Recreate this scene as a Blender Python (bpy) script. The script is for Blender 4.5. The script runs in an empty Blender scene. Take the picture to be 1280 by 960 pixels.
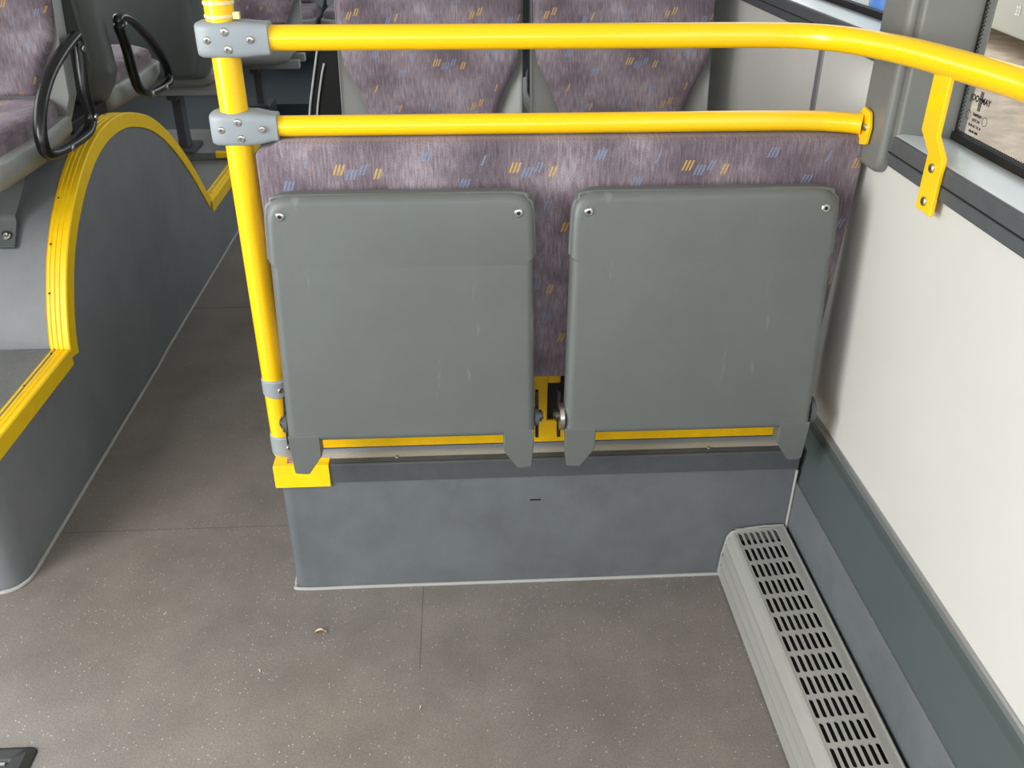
import bpy, bmesh, math, random
from mathutils import Vector, Matrix
random.seed(7)
C = bpy.context.scene.collection
PI = math.pi

# ------------------------------------------------------------------ materials
def lin(c):
    return tuple(((v/255)/12.92 if v/255 <= .04045 else ((v/255+.055)/1.055)**2.4) for v in c) + (1,)
MATS = {}
def mat(name, rgb, rough=.5, metal=0, var=0, vscale=30, bump=0, bscale=200, rgb2=None, spec=.5, coat=0, stretch=(1,1,1)):
    if name in MATS: return MATS[name]
    m = bpy.data.materials.new(name); m.use_nodes = True
    nt = m.node_tree; b = nt.nodes['Principled BSDF']
    b.inputs['Base Color'].default_value = lin(rgb)
    b.inputs['Roughness'].default_value = rough
    b.inputs['Metallic'].default_value = metal
    b.inputs['Specular IOR Level'].default_value = spec
    b.inputs['Coat Weight'].default_value = coat
    b.inputs['Coat Roughness'].default_value = .16
    tc = nt.nodes.new('ShaderNodeTexCoord'); mp = nt.nodes.new('ShaderNodeMapping')
    mp.inputs['Scale'].default_value = stretch
    nt.links.new(tc.outputs['Object'], mp.inputs['Vector'])
    if var or rgb2:
        n = nt.nodes.new('ShaderNodeTexNoise'); n.inputs['Scale'].default_value = vscale
        n.inputs['Detail'].default_value = 5; n.inputs['Roughness'].default_value = .65
        nt.links.new(mp.outputs[0], n.inputs['Vector'])
        r = nt.nodes.new('ShaderNodeValToRGB')
        c1 = lin(rgb2) if rgb2 else tuple(v*(1-var) for v in lin(rgb)[:3])+(1,)
        c2 = lin(rgb) if rgb2 else tuple(min(1, v*(1+var)) for v in lin(rgb)[:3])+(1,)
        r.color_ramp.elements[0].color = c1; r.color_ramp.elements[1].color = c2
        r.color_ramp.elements[0].position = .35; r.color_ramp.elements[1].position = .65
        nt.links.new(n.outputs[0], r.inputs[0]); nt.links.new(r.outputs[0], b.inputs['Base Color'])
    if bump:
        n = nt.nodes.new('ShaderNodeTexNoise'); n.inputs['Scale'].default_value = bscale
        n.inputs['Detail'].default_value = 3
        nt.links.new(mp.outputs[0], n.inputs['Vector'])
        bp = nt.nodes.new('ShaderNodeBump'); bp.inputs['Strength'].default_value = bump; bp.inputs['Distance'].default_value = .002
        nt.links.new(n.outputs[0], bp.inputs['Height']); nt.links.new(bp.outputs[0], b.inputs['Normal'])
    MATS[name] = m
    return m

def fabric_mat():
    m = bpy.data.materials.new('purple_moquette'); m.use_nodes = True
    nt = m.node_tree; b = nt.nodes['Principled BSDF']; L = nt.links.new
    b.inputs['Roughness'].default_value = .95; b.inputs['Specular IOR Level'].default_value = .15
    b.inputs['Sheen Weight'].default_value = .35; b.inputs['Sheen Roughness'].default_value = .5
    b.inputs['Sheen Tint'].default_value = lin((225, 210, 222))
    uv = nt.nodes.new('ShaderNodeUVMap'); sp = nt.nodes.new('ShaderNodeSeparateXYZ'); L(uv.outputs[0], sp.inputs[0])
    def M(op, a, b_=None, c=None):
        n = nt.nodes.new('ShaderNodeMath'); n.operation = op
        for i, v in enumerate((a, b_, c)):
            if v is None: continue
            if isinstance(v, (int, float)): n.inputs[i].default_value = v
            else: L(v, n.inputs[i])
        return n.outputs[0]
    PX, PY = .286, .21
    rowi = M('FLOOR', M('DIVIDE', sp.outputs[1], PY))
    u0 = M('ADD', sp.outputs[0], 10*PX); v0 = M('ADD', sp.outputs[1], 10*PY)
    u = M('MODULO', u0, PX); v = M('MODULO', v0, PY)
    # clusters: du, dv (metres inside one repeat), strokes, colour
    cl = [(.030,.165,3,'y'),(.050,.157,3,'b'),(.069,.165,2,'b'),(.092,.158,2,'y'),(.171,.185,3,'b'),(.265,.178,1,'b'),(.233,.139,3,'b'),
          (.115,.062,2,'y'),(.133,.070,2,'y'),(.145,.028,1,'b'),(.205,.050,2,'b'),(.225,.058,1,'y'),(.020,.060,2,'b'),(.045,.018,3,'y'),(.262,.022,2,'y'),(.170,.105,1,'y'),(.085,.100,2,'b')]
    acc = {'y': None, 'b': None}
    for du, dv, n, col in cl:
        dy = M('SUBTRACT', v, dv); dx = M('SUBTRACT', u, du)
        s = M('SUBTRACT', dx, M('MULTIPLY', dy, .38))
        w = n*.003
        a = M('LESS_THAN', M('ABSOLUTE', s), w)
        h = M('LESS_THAN', M('ABSOLUTE', dy), .0085)
        f = M('LESS_THAN', M('FRACT', M('ADD', M('DIVIDE', M('ADD', s, w), .006), .0)), .55)
        r = M('MULTIPLY', M('MULTIPLY', a, h), f)
        acc[col] = r if acc[col] is None else M('MAXIMUM', acc[col], r)
    mp = nt.nodes.new('ShaderNodeMapping'); mp.inputs['Scale'].default_value = (1, .12, 1); L(uv.outputs[0], mp.inputs[0])
    n1 = nt.nodes.new('ShaderNodeTexNoise'); n1.inputs['Scale'].default_value = 300; n1.inputs['Detail'].default_value = 4; L(mp.outputs[0], n1.inputs['Vector'])
    n2 = nt.nodes.new('ShaderNodeTexNoise'); n2.inputs['Scale'].default_value = 700; n2.inputs['Detail'].default_value = 2; L(uv.outputs[0], n2.inputs['Vector'])
    n3 = nt.nodes.new('ShaderNodeTexNoise'); n3.inputs['Scale'].default_value = 9; n3.inputs['Detail'].default_value = 5; L(uv.outputs[0], n3.inputs['Vector'])
    t = M('ADD', M('ADD', M('MULTIPLY', n1.outputs[0], .45), M('MULTIPLY', n2.outputs[0], .55)), M('MULTIPLY', n3.outputs[0], .75))
    rp = nt.nodes.new('ShaderNodeValToRGB'); L(M('MULTIPLY', t, .57), rp.inputs[0])
    e = rp.color_ramp.elements
    e[0].position = .36; e[0].color = lin((78, 68, 77)); e[1].position = .66; e[1].color = lin((178, 168, 174))
    x = rp.color_ramp.elements.new(.5); x.color = lin((120, 108, 116))
    def mix(fac, A, B):
        n = nt.nodes.new('ShaderNodeMix'); n.data_type = 'RGBA'; L(fac, n.inputs[0]); L(A, n.inputs[6]); n.inputs[7].default_value = B; return n.outputs[2]
    brk = M('ADD', M('MULTIPLY', M('GREATER_THAN', n2.outputs[0], .47), .5), .3)
    c = mix(M('MULTIPLY', acc['b'], brk), rp.outputs[0], lin((122, 145, 178)))
    c = mix(M('MULTIPLY', acc['y'], M('ADD', brk, .1)), c, lin((208, 166, 84)))
    L(c, b.inputs['Base Color'])
    bp = nt.nodes.new('ShaderNodeBump'); bp.inputs['Strength'].default_value = .35; bp.inputs['Distance'].default_value = .001
    L(n2.outputs[0], bp.inputs['Height']); L(bp.outputs[0], b.inputs['Normal'])
    return m

def floor_mat(name='floor_vinyl', base=(130, 123, 117), dark=(110, 104, 99), seams=True):
    m = bpy.data.materials.new(name); m.use_nodes = True
    nt = m.node_tree; b = nt.nodes['Principled BSDF']; L = nt.links.new
    tc = nt.nodes.new('ShaderNodeTexCoord')
    n = nt.nodes.new('ShaderNodeTexNoise'); n.inputs['Scale'].default_value = 3.5; n.inputs['Detail'].default_value = 8; n.inputs['Roughness'].default_value = .7
    L(tc.outputs['Object'], n.inputs['Vector'])
    r = nt.nodes.new('ShaderNodeValToRGB'); L(n.outputs[0], r.inputs[0])
    r.color_ramp.elements[0].position = .35; r.color_ramp.elements[0].color = lin(dark)
    r.color_ramp.elements[1].position = .65; r.color_ramp.elements[1].color = lin(base)
    # embedded glitter grains
    vo = nt.nodes.new('ShaderNodeTexVoronoi'); vo.inputs['Scale'].default_value = 150; L(tc.outputs['Object'], vo.inputs['Vector'])
    lt = nt.nodes.new('ShaderNodeMath'); lt.operation = 'LESS_THAN'; lt.inputs[1].default_value = .17; L(vo.outputs['Distance'], lt.inputs[0])
    sepc = nt.nodes.new('ShaderNodeSeparateColor'); L(vo.outputs['Color'], sepc.inputs[0])
    g = nt.nodes.new('ShaderNodeMath'); g.operation = 'GREATER_THAN'; g.inputs[1].default_value = .78; L(sepc.outputs[0], g.inputs[0])
    mu = nt.nodes.new('ShaderNodeMath'); mu.operation = 'MULTIPLY'; L(lt.outputs[0], mu.inputs[0]); L(g.outputs[0], mu.inputs[1])
    fine = nt.nodes.new('ShaderNodeTexNoise'); fine.inputs['Scale'].default_value = 260; fine.inputs['Detail'].default_value = 3; L(tc.outputs['Object'], fine.inputs['Vector'])
    mr = nt.nodes.new('ShaderNodeMapRange'); mr.inputs[1].default_value = .3; mr.inputs[2].default_value = .7; mr.inputs[3].default_value = .82; mr.inputs[4].default_value = 1.18; L(fine.outputs[0], mr.inputs[0])
    hs = nt.nodes.new('ShaderNodeHueSaturation'); L(r.outputs[0], hs.inputs['Color']); L(mr.outputs[0], hs.inputs['Value'])
    mx = nt.nodes.new('ShaderNodeMix'); mx.data_type = 'RGBA'; L(mu.outputs[0], mx.inputs[0]); L(hs.outputs[0], mx.inputs[6]); mx.inputs[7].default_value = lin((205, 200, 192))
    col = mx.outputs[2]
    b.inputs['Specular IOR Level'].default_value = .85
    if seams:
        sp = nt.nodes.new('ShaderNodeSeparateXYZ'); L(tc.outputs['Object'], sp.inputs[0])
        def M(op, a, b_):
            k = nt.nodes.new('ShaderNodeMath'); k.operation = op
            for i, v in enumerate((a, b_)):
                if isinstance(v, (int, float)): k.inputs[i].default_value = v
                else: L(v, k.inputs[i])
            return k.outputs[0]
        s1 = M('MULTIPLY', M('LESS_THAN', M('ABSOLUTE', M('ADD', sp.outputs[0], .103), 0), .0012), M('GREATER_THAN', sp.outputs[1], 1.19))
        s2 = M('MULTIPLY', M('LESS_THAN', M('ABSOLUTE', M('SUBTRACT', sp.outputs[1], 1.632), 0), .0014), M('LESS_THAN', sp.outputs[0], -.36))
        s3 = M('MULTIPLY', M('LESS_THAN', M('ABSOLUTE', M('SUBTRACT', sp.outputs[1], 2.82), 0), .004), M('LESS_THAN', sp.outputs[0], -.36))
        s = M('MULTIPLY', M('MAXIMUM', M('MAXIMUM', s1, s2), s3), .55)
        m2 = nt.nodes.new('ShaderNodeMix'); m2.data_type = 'RGBA'; L(s, m2.inputs[0]); L(col, m2.inputs[6]); m2.inputs[7].default_value = lin((58, 52, 48)); col = m2.outputs[2]
    L(col, b.inputs['Base Color'])
    rr = nt.nodes.new('ShaderNodeMapRange'); rr.inputs[3].default_value = .36; rr.inputs[4].default_value = .15; L(mu.outputs[0], rr.inputs[0]); L(rr.outputs[0], b.inputs['Roughness'])
    bp = nt.nodes.new('ShaderNodeBump'); bp.inputs['Strength'].default_value = .35; bp.inputs['Distance'].default_value = .001
    L(fine.outputs[0], bp.inputs['Height']); L(bp.outputs[0], b.inputs['Normal'])
    return m

def glass_mat():
    m = bpy.data.materials.new('window_glass'); m.use_nodes = True
    nt = m.node_tree; nt.nodes.clear()
    o = nt.nodes.new('ShaderNodeOutputMaterial'); t = nt.nodes.new('ShaderNodeBsdfTransparent'); g = nt.nodes.new('ShaderNodeBsdfGlossy')
    t.inputs[0].default_value = (.93, .95, .94, 1); g.inputs['Roughness'].default_value = .03
    lw = nt.nodes.new('ShaderNodeLayerWeight'); lw.inputs[0].default_value = .5
    pw = nt.nodes.new('ShaderNodeMath'); pw.operation = 'POWER'; pw.inputs[1].default_value = 5; nt.links.new(lw.outputs['Facing'], pw.inputs[0])
    f = nt.nodes.new('ShaderNodeMath'); f.operation = 'MULTIPLY_ADD'; f.inputs[1].default_value = .5; f.inputs[2].default_value = .03; nt.links.new(pw.outputs[0], f.inputs[0])
    mx = nt.nodes.new('ShaderNodeMixShader'); nt.links.new(f.outputs[0], mx.inputs[0]); nt.links.new(t.outputs[0], mx.inputs[1]); nt.links.new(g.outputs[0], mx.inputs[2])
    nt.links.new(mx.outputs[0], o.inputs[0]); return m

def scuffed(m, light, lo=.66, sx=(26, 26, 5), amt=.35):
    nt = m.node_tree; b = nt.nodes['Principled BSDF']; L = nt.links.new
    tc = nt.nodes.new('ShaderNodeTexCoord'); mp = nt.nodes.new('ShaderNodeMapping'); mp.inputs['Scale'].default_value = sx; mp.inputs['Rotation'].default_value = (0, .25, 0)
    L(tc.outputs['Object'], mp.inputs[0]); n = nt.nodes.new('ShaderNodeTexNoise'); n.inputs['Scale'].default_value = 1; n.inputs['Detail'].default_value = 6; n.inputs['Roughness'].default_value = .6; L(mp.outputs[0], n.inputs['Vector'])
    mr = nt.nodes.new('ShaderNodeMapRange'); mr.inputs[1].default_value = lo; mr.inputs[2].default_value = lo+.08; mr.inputs[4].default_value = amt; L(n.outputs[0], mr.inputs[0])
    mx = nt.nodes.new('ShaderNodeMix'); mx.data_type = 'RGBA'; L(mr.outputs[0], mx.inputs[0])
    src = b.inputs['Base Color'].links[0].from_socket; L(src, mx.inputs[6]); mx.inputs[7].default_value = lin(light); L(mx.outputs[2], b.inputs['Base Color'])
FAB = fabric_mat(); FLOOR = floor_mat(); GLASS = glass_mat()
PODTOP = floor_mat('podium_vinyl', (118, 118, 116), (104, 105, 105), seams=False)
YEL = mat('yellow_paint', (255, 203, 0), .28, coat=.5, spec=.5)
YEL2 = mat('yellow_plastic', (255, 208, 8), .45, var=.05, vscale=25)
YELD = mat('yellow_frame_paint', (235, 185, 0), .4, var=.06, vscale=40)
RISER = mat('blue_grey_vinyl', (98, 102, 106), .5, var=.12, vscale=7, bump=.25, bscale=350)
SIDE = mat('side_grey_vinyl', (122, 125, 129), .55, var=.1, vscale=5, bump=.25, bscale=350)
DGREY = mat('dark_grey_rubber', (74, 77, 80), .55, var=.08, vscale=40)
SHELL = mat('grey_seat_plastic', (96, 100, 99), .42, var=.05, vscale=6, bump=.15, bscale=500)
scuffed(SHELL, (150, 152, 150)); scuffed(RISER, (64, 68, 72), .64, (9, 9, 9), .2)
PAN = mat('light_grey_plastic', (150, 152, 150), .4, var=.04, vscale=8)
SHELLD = mat('dark_shell_plastic', (96, 101, 101), .45, var=.05, vscale=6)
CLAMP = mat('grey_clamp_plastic', (142, 149, 155), .42)
STEEL = mat('steel', (190, 188, 182), .28, 1)
ALU = mat('brushed_aluminium', (174, 173, 169), .42, .35, var=.06, vscale=60, stretch=(1, .05, 1))
TRIM = mat('silver_trim_metal', (165, 166, 168), .35, .7)
BLACK = mat('black_plastic', (22, 23, 25), .25)
BLACKM = mat('black_matt', (14, 14, 15), .7)
PANEL = mat('light_wall_panel', (200, 198, 193), .5, var=.02, vscale=3)
BAND = mat('dark_green_grey_panel', (74, 83, 83), .45, var=.04, vscale=5)
PILL = mat('grey_pillar_cover', (112, 114, 111), .38, var=.04, vscale=5)
SILL = mat('pale_sill_plastic', (190, 196, 200), .25, spec=.7)
CREAM = mat('cream_cable_tie', (240, 220, 160), .5)
SEAL = mat('pale_sealant', (165, 165, 162), .5)
STRIP = mat('speckled_lit_strip', (204, 211, 224), .5, .3, var=.1, vscale=400)  # brightness of the lit podium top put into the colour
CEIL = mat('pale_ceiling', (205, 205, 200), .6)

# ------------------------------------------------------------------ mesh builder
class MB:
    def __init__(s): s.v = []; s.f = []
    def add(s, vs, fs):
        o = len(s.v); s.v += [tuple(v) for v in vs]; s.f += [[o+i for i in f] for f in fs]; return s
    def box(s, x0, x1, y0, y1, z0, z1):
        return s.add([(x0,y0,z0),(x1,y0,z0),(x1,y1,z0),(x0,y1,z0),(x0,y0,z1),(x1,y0,z1),(x1,y1,z1),(x0,y1,z1)],
                     [(0,3,2,1),(4,5,6,7),(0,1,5,4),(1,2,6,5),(2,3,7,6),(3,0,4,7)])
    def prism(s, poly, axis, a, b):
        def P(p, t): return {'x': (t, p[0], p[1]), 'y': (p[0], t, p[1]), 'z': (p[0], p[1], t)}[axis]
        n = len(poly)
        return s.add([P(p, a) for p in poly]+[P(p, b) for p in poly],
                     [list(range(n))[::-1], list(range(n, 2*n))]+[(i, (i+1) % n, n+(i+1) % n, n+i) for i in range(n)])
    def loft(s, rings, caps=True, closed=False):
        n = len(rings[0]); vs = [p for r in rings for p in r]; fs = []; k = len(rings)
        for i in range(k if closed else k-1):
            a, b = i*n, ((i+1) % k)*n
            fs += [(a+j, a+(j+1) % n, b+(j+1) % n, b+j) for j in range(n)]
        if caps and not closed: fs += [list(range(n))[::-1], list(range((k-1)*n, k*n))]
        return s.add(vs, fs)
    def tube(s, pts, r, seg=16, closed=False, r2=None, caps=True):
        """r along the frame's first normal, r2 along the second"""
        pts = [Vector(p) for p in pts]; n = len(pts); rings = []; up = None; r2 = r2 or r
        for i, p in enumerate(pts):
            t = (pts[(i+1) % n]-pts[i-1]) if closed else (pts[min(i+1, n-1)]-pts[max(i-1, 0)])
            t.normalize()
            if up is None: up = Vector((0, 0, 1)) if abs(t.z) < .9 else Vector((1, 0, 0))
            u = (up - t*up.dot(t)).normalized(); w = t.cross(u); up = u
            rings.append([p+u*(r*math.cos(a))+w*(r2*math.sin(a)) for a in [2*PI*k/seg for k in range(seg)]])
        return s.loft(rings, caps, closed)
    def cyl(s, c, axis, r, h, seg=20, r_end=None):
        c = Vector(c); ax = Vector(axis).normalized(); u = ax.orthogonal().normalized(); w = ax.cross(u)
        re = r if r_end is None else r_end
        R = lambda o, q: [c+ax*o+u*(q*math.cos(2*PI*k/seg))+w*(q*math.sin(2*PI*k/seg)) for k in range(seg)]
        return s.loft([R(0, r), R(h, re)])
    def screw(s, c, axis, r=.006):
        c = Vector(c); ax = Vector(axis).normalized(); u = ax.orthogonal().normalized(); w = ax.cross(u); seg = 18
        R = lambda o, q: [c+ax*o+u*(q*math.cos(2*PI*k/seg))+w*(q*math.sin(2*PI*k/seg)) for k in range(seg)]
        return s.loft([R(0, r), R(r*.25, r), R(r*.45, r*.8), R(r*.5, r*.45), R(-r*.3, r*.36)])
    def build(s, name, m, parent=None, smooth=35, bevel=0, bseg=3, uv=None, subdiv=0):
        me = bpy.data.meshes.new(name); me.from_pydata([tuple(v) for v in s.v], [], s.f)
        bm = bmesh.new(); bm.from_mesh(me); bmesh.ops.recalc_face_normals(bm, faces=bm.faces); bm.to_mesh(me); bm.free()
        me.materials.append(m)
        if uv:
            l = me.uv_layers.new(name='UVMap')
            for lp in me.loops:
                v = me.vertices[lp.vertex_index].co; l.data[lp.index].uv = uv(v)
        for p in me.polygons: p.use_smooth = True
        me.set_sharp_from_angle(angle=math.radians(smooth))
        o = bpy.data.objects.new(name, me); C.objects.link(o)
        if parent: o.parent = parent
        if bevel:
            b = o.modifiers.new('bevel', 'BEVEL'); b.width = bevel; b.segments = bseg; b.limit_method = 'ANGLE'; b.angle_limit = math.radians(40); b.harden_normals = True
        if subdiv:
            d = o.modifiers.new('sub', 'SUBSURF'); d.levels = subdiv; d.render_levels = subdiv
        return o
def tag(o, label, cat, group=None, kind=None):
    o['label'] = label; o['category'] = cat
    if group: o['group'] = group
    if kind: o['kind'] = kind
    return o
def thing(name, label, cat, loc=(0,0,0), rz=0, group=None):
    o = bpy.data.objects.new(name, None); C.objects.link(o); o.location = loc; o.rotation_euler = (0, 0, rz); o.empty_display_size = .05
    return tag(o, label, cat, group)
def struct(name, mb, m, label=None, cat=None, parent=None, **k):
    o = mb.build(name, m, parent, **k)
    if parent is None:
        o['kind'] = 'structure'
        if label: o['label'] = label; o['category'] = cat
    return o
def rounded(poly, rad, seg=5):
    """round the corners of a 2D polygon; rad is a number or one per corner"""
    n = len(poly); out = []
    for i in range(n):
        r = rad if isinstance(rad, (int, float)) else rad[i]
        p = Vector(poly[i]); a = Vector(poly[i-1]); b = Vector(poly[(i+1) % n])
        if r <= 0: out.append(tuple(p)); continue
        da = (a-p).normalized(); db = (b-p).normalized(); ang = da.angle(db); d = min(r/math.tan(ang/2), (a-p).length*.49, (b-p).length*.49)
        p0 = p+da*d; p1 = p+db*d
        for k in range(seg+1):
            t = k/seg; out.append(tuple(p0*(1-t)**2+p*2*t*(1-t)+p1*t*t))
    return out
def catmull(pts, n=6, closed=False):
    P = [Vector(p) for p in pts]; N = len(P); out = []
    for i in range(N if closed else N-1):
        g = (lambda k: P[k % N]) if closed else (lambda k: P[max(0, min(N-1, k))])
        a, b, c, d = g(i-1), g(i), g(i+1), g(i+2)
        for k in range(n):
            t = k/n; out.append(.5*((2*b)+(c-a)*t+(2*a-5*b+4*c-d)*t*t+(3*b-a-3*c+d)*t**3))
    if not closed: out.append(P[-1])
    return out

# ------------------------------------------------------------------ key dimensions
WX = .68            # upper wall face
LX = .655           # lower wall face
GX = .765           # glass plane
LEFT = -1.86
BX = -.93           # aisle face of the left podium
CEILZ = 2.25
Y0, Y1 = -3.2, 7.2

# ------------------------------------------------------------------ the setting
struct('floor', MB().box(LEFT, WX+.1, Y0, Y1, -.05, 0), FLOOR)
struct('ceiling', MB().box(LEFT-.05, WX+.15, Y0, Y1, CEILZ, CEILZ+.05), CEIL)
# right wall : panels between the floor band and the windows
w = MB(); w.prism([(Y0,.36),(Y1,.36),(Y1,1.03),(1.42,1.03),(1.42,.895),(Y0,.895)], 'x', WX, WX+.13)
struct('wall_right', w, PANEL)
struct('trim_1', MB().box(WX-.004, WX+.1, 1.717, 1.735, .38, 1.03), TRIM)
struct('trim_2', MB().prism([(.6745,.3645),(WX+.004,.3645),(WX+.004,.3775),(.677,.3775),(.6745,.375)], 'y', Y0, 1.6), TRIM)
struct('wall_lower', MB().prism([(LX,.237),(WX+.1,.237),(WX+.1,.364),(.6765,.364),(.676,.352),(.669,.348)], 'y', Y0, Y1), BAND)
struct('baseboard_right', MB().box(LX-.004, WX+.1, Y0, 1.43, 0, .237), RISER, bevel=.001)
struct('wall_right_top', MB().box(WX, WX+.13, Y0, Y1, 1.98, CEILZ), PANEL)
# near window : dark band, sill, reveal, glass
def window(n, y0, y1, zb, zs, zt=1.98):
    # zb underside of the dark band, zs inner edge of the sill
    f = struct('window_%d' % n, MB().box(WX-.012, WX+.02, y0, y1, zb, zs-.0005), DGREY, bevel=.004)
    MB().box(WX-.014, WX-.010, y0+.001, y1-.001, zb+(zs-zb)*.45, zb+(zs-zb)*.49).build('window_groove', BLACKM, f)
    struct('window_sill', MB().prism([(WX-.006, zs-.02), (WX-.006, zs), (WX+.006, zs+.002), (GX-.01, zs-.006), (GX, zs-.006), (GX, zs-.03)], 'y', y0, y1), SILL, parent=f)
    struct('window_gasket', MB().box(GX-.004, GX+.01, y0, y1, zs-.008, zs+.006), BLACKM, parent=f)
    struct('window_pane', MB().box(GX+.002, GX+.006, y0, y1, zs-.01, zt), GLASS, parent=f)
    return f
win = window(1, Y0, 1.36, .895, .942)
fr = MB()      # printed border of the glass: solid line with rows of dots fading inwards
for k in range(0, 290):
    y = 1.357-k*.006
    for r_ in range(2):
        fr.cyl((GX, y-.003*(r_ % 2), .9475+.0042*r_), (1, 0, 0), .0017-.0005*r_, .0012, 8)
for k in range(0, 110):
    z = .95+k*.006
    for r_ in range(2):
        fr.cyl((GX, 1.3545-.0042*r_, z+.003*(r_ % 2)), (1, 0, 0), .0017-.0005*r_, .0012, 8)
fr.box(GX, GX+.0015, Y0, 1.36, .940, .9455)
fr.box(GX, GX+.0015, 1.3565, 1.36, .94, 1.9)
fo = fr.build('window_dot_border', BLACKM, win)
# maker's stamp etched on the glass
def text(s, size, m, parent, y, z, name='window_stamp', face=-1, x=GX-.0005, ext=.0002, shear=0):
    cu = bpy.data.curves.new(name, 'FONT'); cu.body = s; cu.size = size; cu.extrude = ext; cu.align_x = 'CENTER'; cu.resolution_u = 3; cu.offset = size*.03
    o = bpy.data.objects.new(name, cu)
    tmp = bpy.data.objects.new('tmp', cu); C.objects.link(tmp)
    bpy.context.view_layer.update()
    me = bpy.data.meshes.new_from_object(tmp.evaluated_get(bpy.context.evaluated_depsgraph_get())); bpy.data.objects.remove(tmp)
    me.materials.clear(); me.materials.append(m)
    o2 = bpy.data.objects.new(name, me); C.objects.link(o2); o2.parent = parent
    # readable from inside: local x -> -y, local y -> z
    o2.matrix_world = Matrix(((0, 0, -1, x), (-1, 0, 0, y), (0, 1, 0, z), (0, 0, 0, 1)))
    bpy.data.objects.remove(o)
    return o2
STY, STZ = 1.308, 1.002
st = text('JOO  MAY', .0125, BLACKM, win, STY, STZ)
em = MB()
for dy in (.0012, .0042, -.0018): em.box(GX-.0008, GX-.0002, STY-.002+dy-.0007, STY-.002+dy+.0007, STZ-.012, STZ+.016)
em.box(GX-.0008, GX-.0002, STY-.007, STY+.006, STZ+.004, STZ+.006)
em.build('window_emblem', BLACKM, win)
for i, (s, dz, sz) in enumerate((('TEMPERED', -.020, .0055), ('DOT 374', -.028, .0055), ('M 40 AS 2 TR 10', -.036, .005), ('43R-00 1086', -.044, .005))):
    text(s, sz, BLACKM, win, STY-.001, STZ+dz)
for dy in (.023, -.024):
    rg = MB(); rg.tube([(GX-.0005, STY+dy+.0065*math.cos(a), STZ-.022+.0065*math.sin(a)) for a in [2*PI*k/20 for k in range(20)]], .0004, 6, True)
    rg.build('window_approval_ring', BLACKM, win)
window(2, 1.44, Y1, 1.03, 1.07)
# pillar between the windows
p = MB(); p.prism(rounded([(1.375, .873), (1.472, .873), (1.472, 2.0), (1.375, 2.0)], [.03, .03, 0, 0], 6), 'x', WX-.018, WX+.03)
pl = struct('wall_pillar', p, PILL, bevel=.012, bseg=4)
struct('pillar_reveal', MB().box(WX-.004, GX+.02, 1.36, 1.44, .9, 2.0), PILL, parent=pl, bevel=.006)
# left wall and its glazing, rear and front walls
def wall_with_openings(name, const, t, ax, lo, hi, openings, m, z0=0, z1=CEILZ):
    mb = MB()
    def bx(a, b, c, d):
        if b-a < 1e-4 or d-c < 1e-4: return
        if ax == 'x': mb.box(const, const+t, a, b, c, d)
        else: mb.box(a, b, const, const+t, c, d)
    cur = lo
    for a, b, c, d in openings:
        bx(cur, a, z0, z1); bx(a, b, z0, c); bx(a, b, d, z1); cur = b
    bx(cur, hi, z0, z1)
    return struct(name, mb, m)
wall_with_openings('wall_left', LEFT-.06, .06, 'x', Y0, Y1, [(-2.9,-.9,1.0,1.98),(-.6,.8,.05,2.0),(1.3,2.7,1.15,1.98),(2.85,4.6,1.15,1.98),(4.75,6.8,1.15,1.98)], PANEL)
for i, (a, b, c, d) in enumerate([(-2.9,-.9,1.0,1.98),(-.6,.8,.05,2.0),(1.3,2.7,1.15,1.98),(2.85,4.6,1.15,1.98),(4.75,6.8,1.15,1.98)]):
    struct('window_%d' % (i+3), MB().box(LEFT-.04, LEFT-.034, a, b, c, d), GLASS)
wall_with_openings('wall_back', Y1, .06, 'y', LEFT-.06, WX+.1, [(-1.6,.45,1.3,1.95)], BAND)
wall_with_openings('wall_front', Y0-.06, .06, 'y', LEFT-.06, WX+.1, [(-1.7,.6,.8,2.05)], BAND)

# ------------------------------------------------------------------ nosing profile swept along a path
def nosing(path, side_h, top_w, ax, ribs=4, e=.0035, out=1):
    """path: 3D points of the outer edge; ax: unit vector pointing inwards over the tread (horizontal);
       the normal of the tread is worked out from the path"""
    pts = [Vector(p) for p in path]; A = Vector(ax); rings = []
    n = len(pts)
    sec = [(e, -side_h), (e, e*.2), (e*.3, e)]
    step = top_w/ribs
    for k in range(ribs):
        a = -k*step-.002; sec += [(a-.001, e), (a-step*.55, e), (a-step*.6, e*.35), (a-step*.95, e*.35)]
    sec += [(-top_w, e), (-top_w, 0), (0, 0), (0, -side_h)]
    for i, p in enumerate(pts):
        t = (pts[min(i+1, n-1)]-pts[max(i-1, 0)]).normalized()
        N = A.cross(t).normalized()
        if N.z < 0 and abs(N.z) > .05: N = -N
        elif abs(N.z) <= .05 and N.y > 0 and A.x: N = -N
        rings.append([p-A*s[0]+N*s[1] for s in sec])
    return MB().loft(rings)

# ------------------------------------------------------------------ left podium with wheel arch
pod = thing('wheel_arch_podium', 'raised grey podium on the left with a tall wheel arch edged in ribbed yellow', 'platform', (-1.2, 1.5, 0))
def under(o, root):       # keep world coordinates while parented to a moved empty
    o.parent = root; o.matrix_parent_inverse = Matrix.Translation(Vector(root.location)).inverted() if root.rotation_euler.z == 0 else root.matrix_world.inverted()
    return o
L2 = LEFT+.003
fb = rounded([(L2, 1.44), (BX, 1.44), (BX, 1.93), (L2, 1.93)], [0, .065, 0, 0], 8)
under(MB().prism(fb, 'z', 0, .318).build('podium_step', SIDE), pod)
under(MB().box(L2, BX-.03, 1.47, 1.92, .318, .3215).build('step_tread', PODTOP), pod)
ridge = [(1.911,.30),(1.921,.344),(1.955,.418),(2.009,.500),(2.067,.560),(2.135,.611),(2.214,.656),(2.308,.693),(2.413,.713),(2.528,.713),(2.645,.692),(2.793,.641),(2.947,.546),(3.104,.406),(3.253,.240)]
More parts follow.
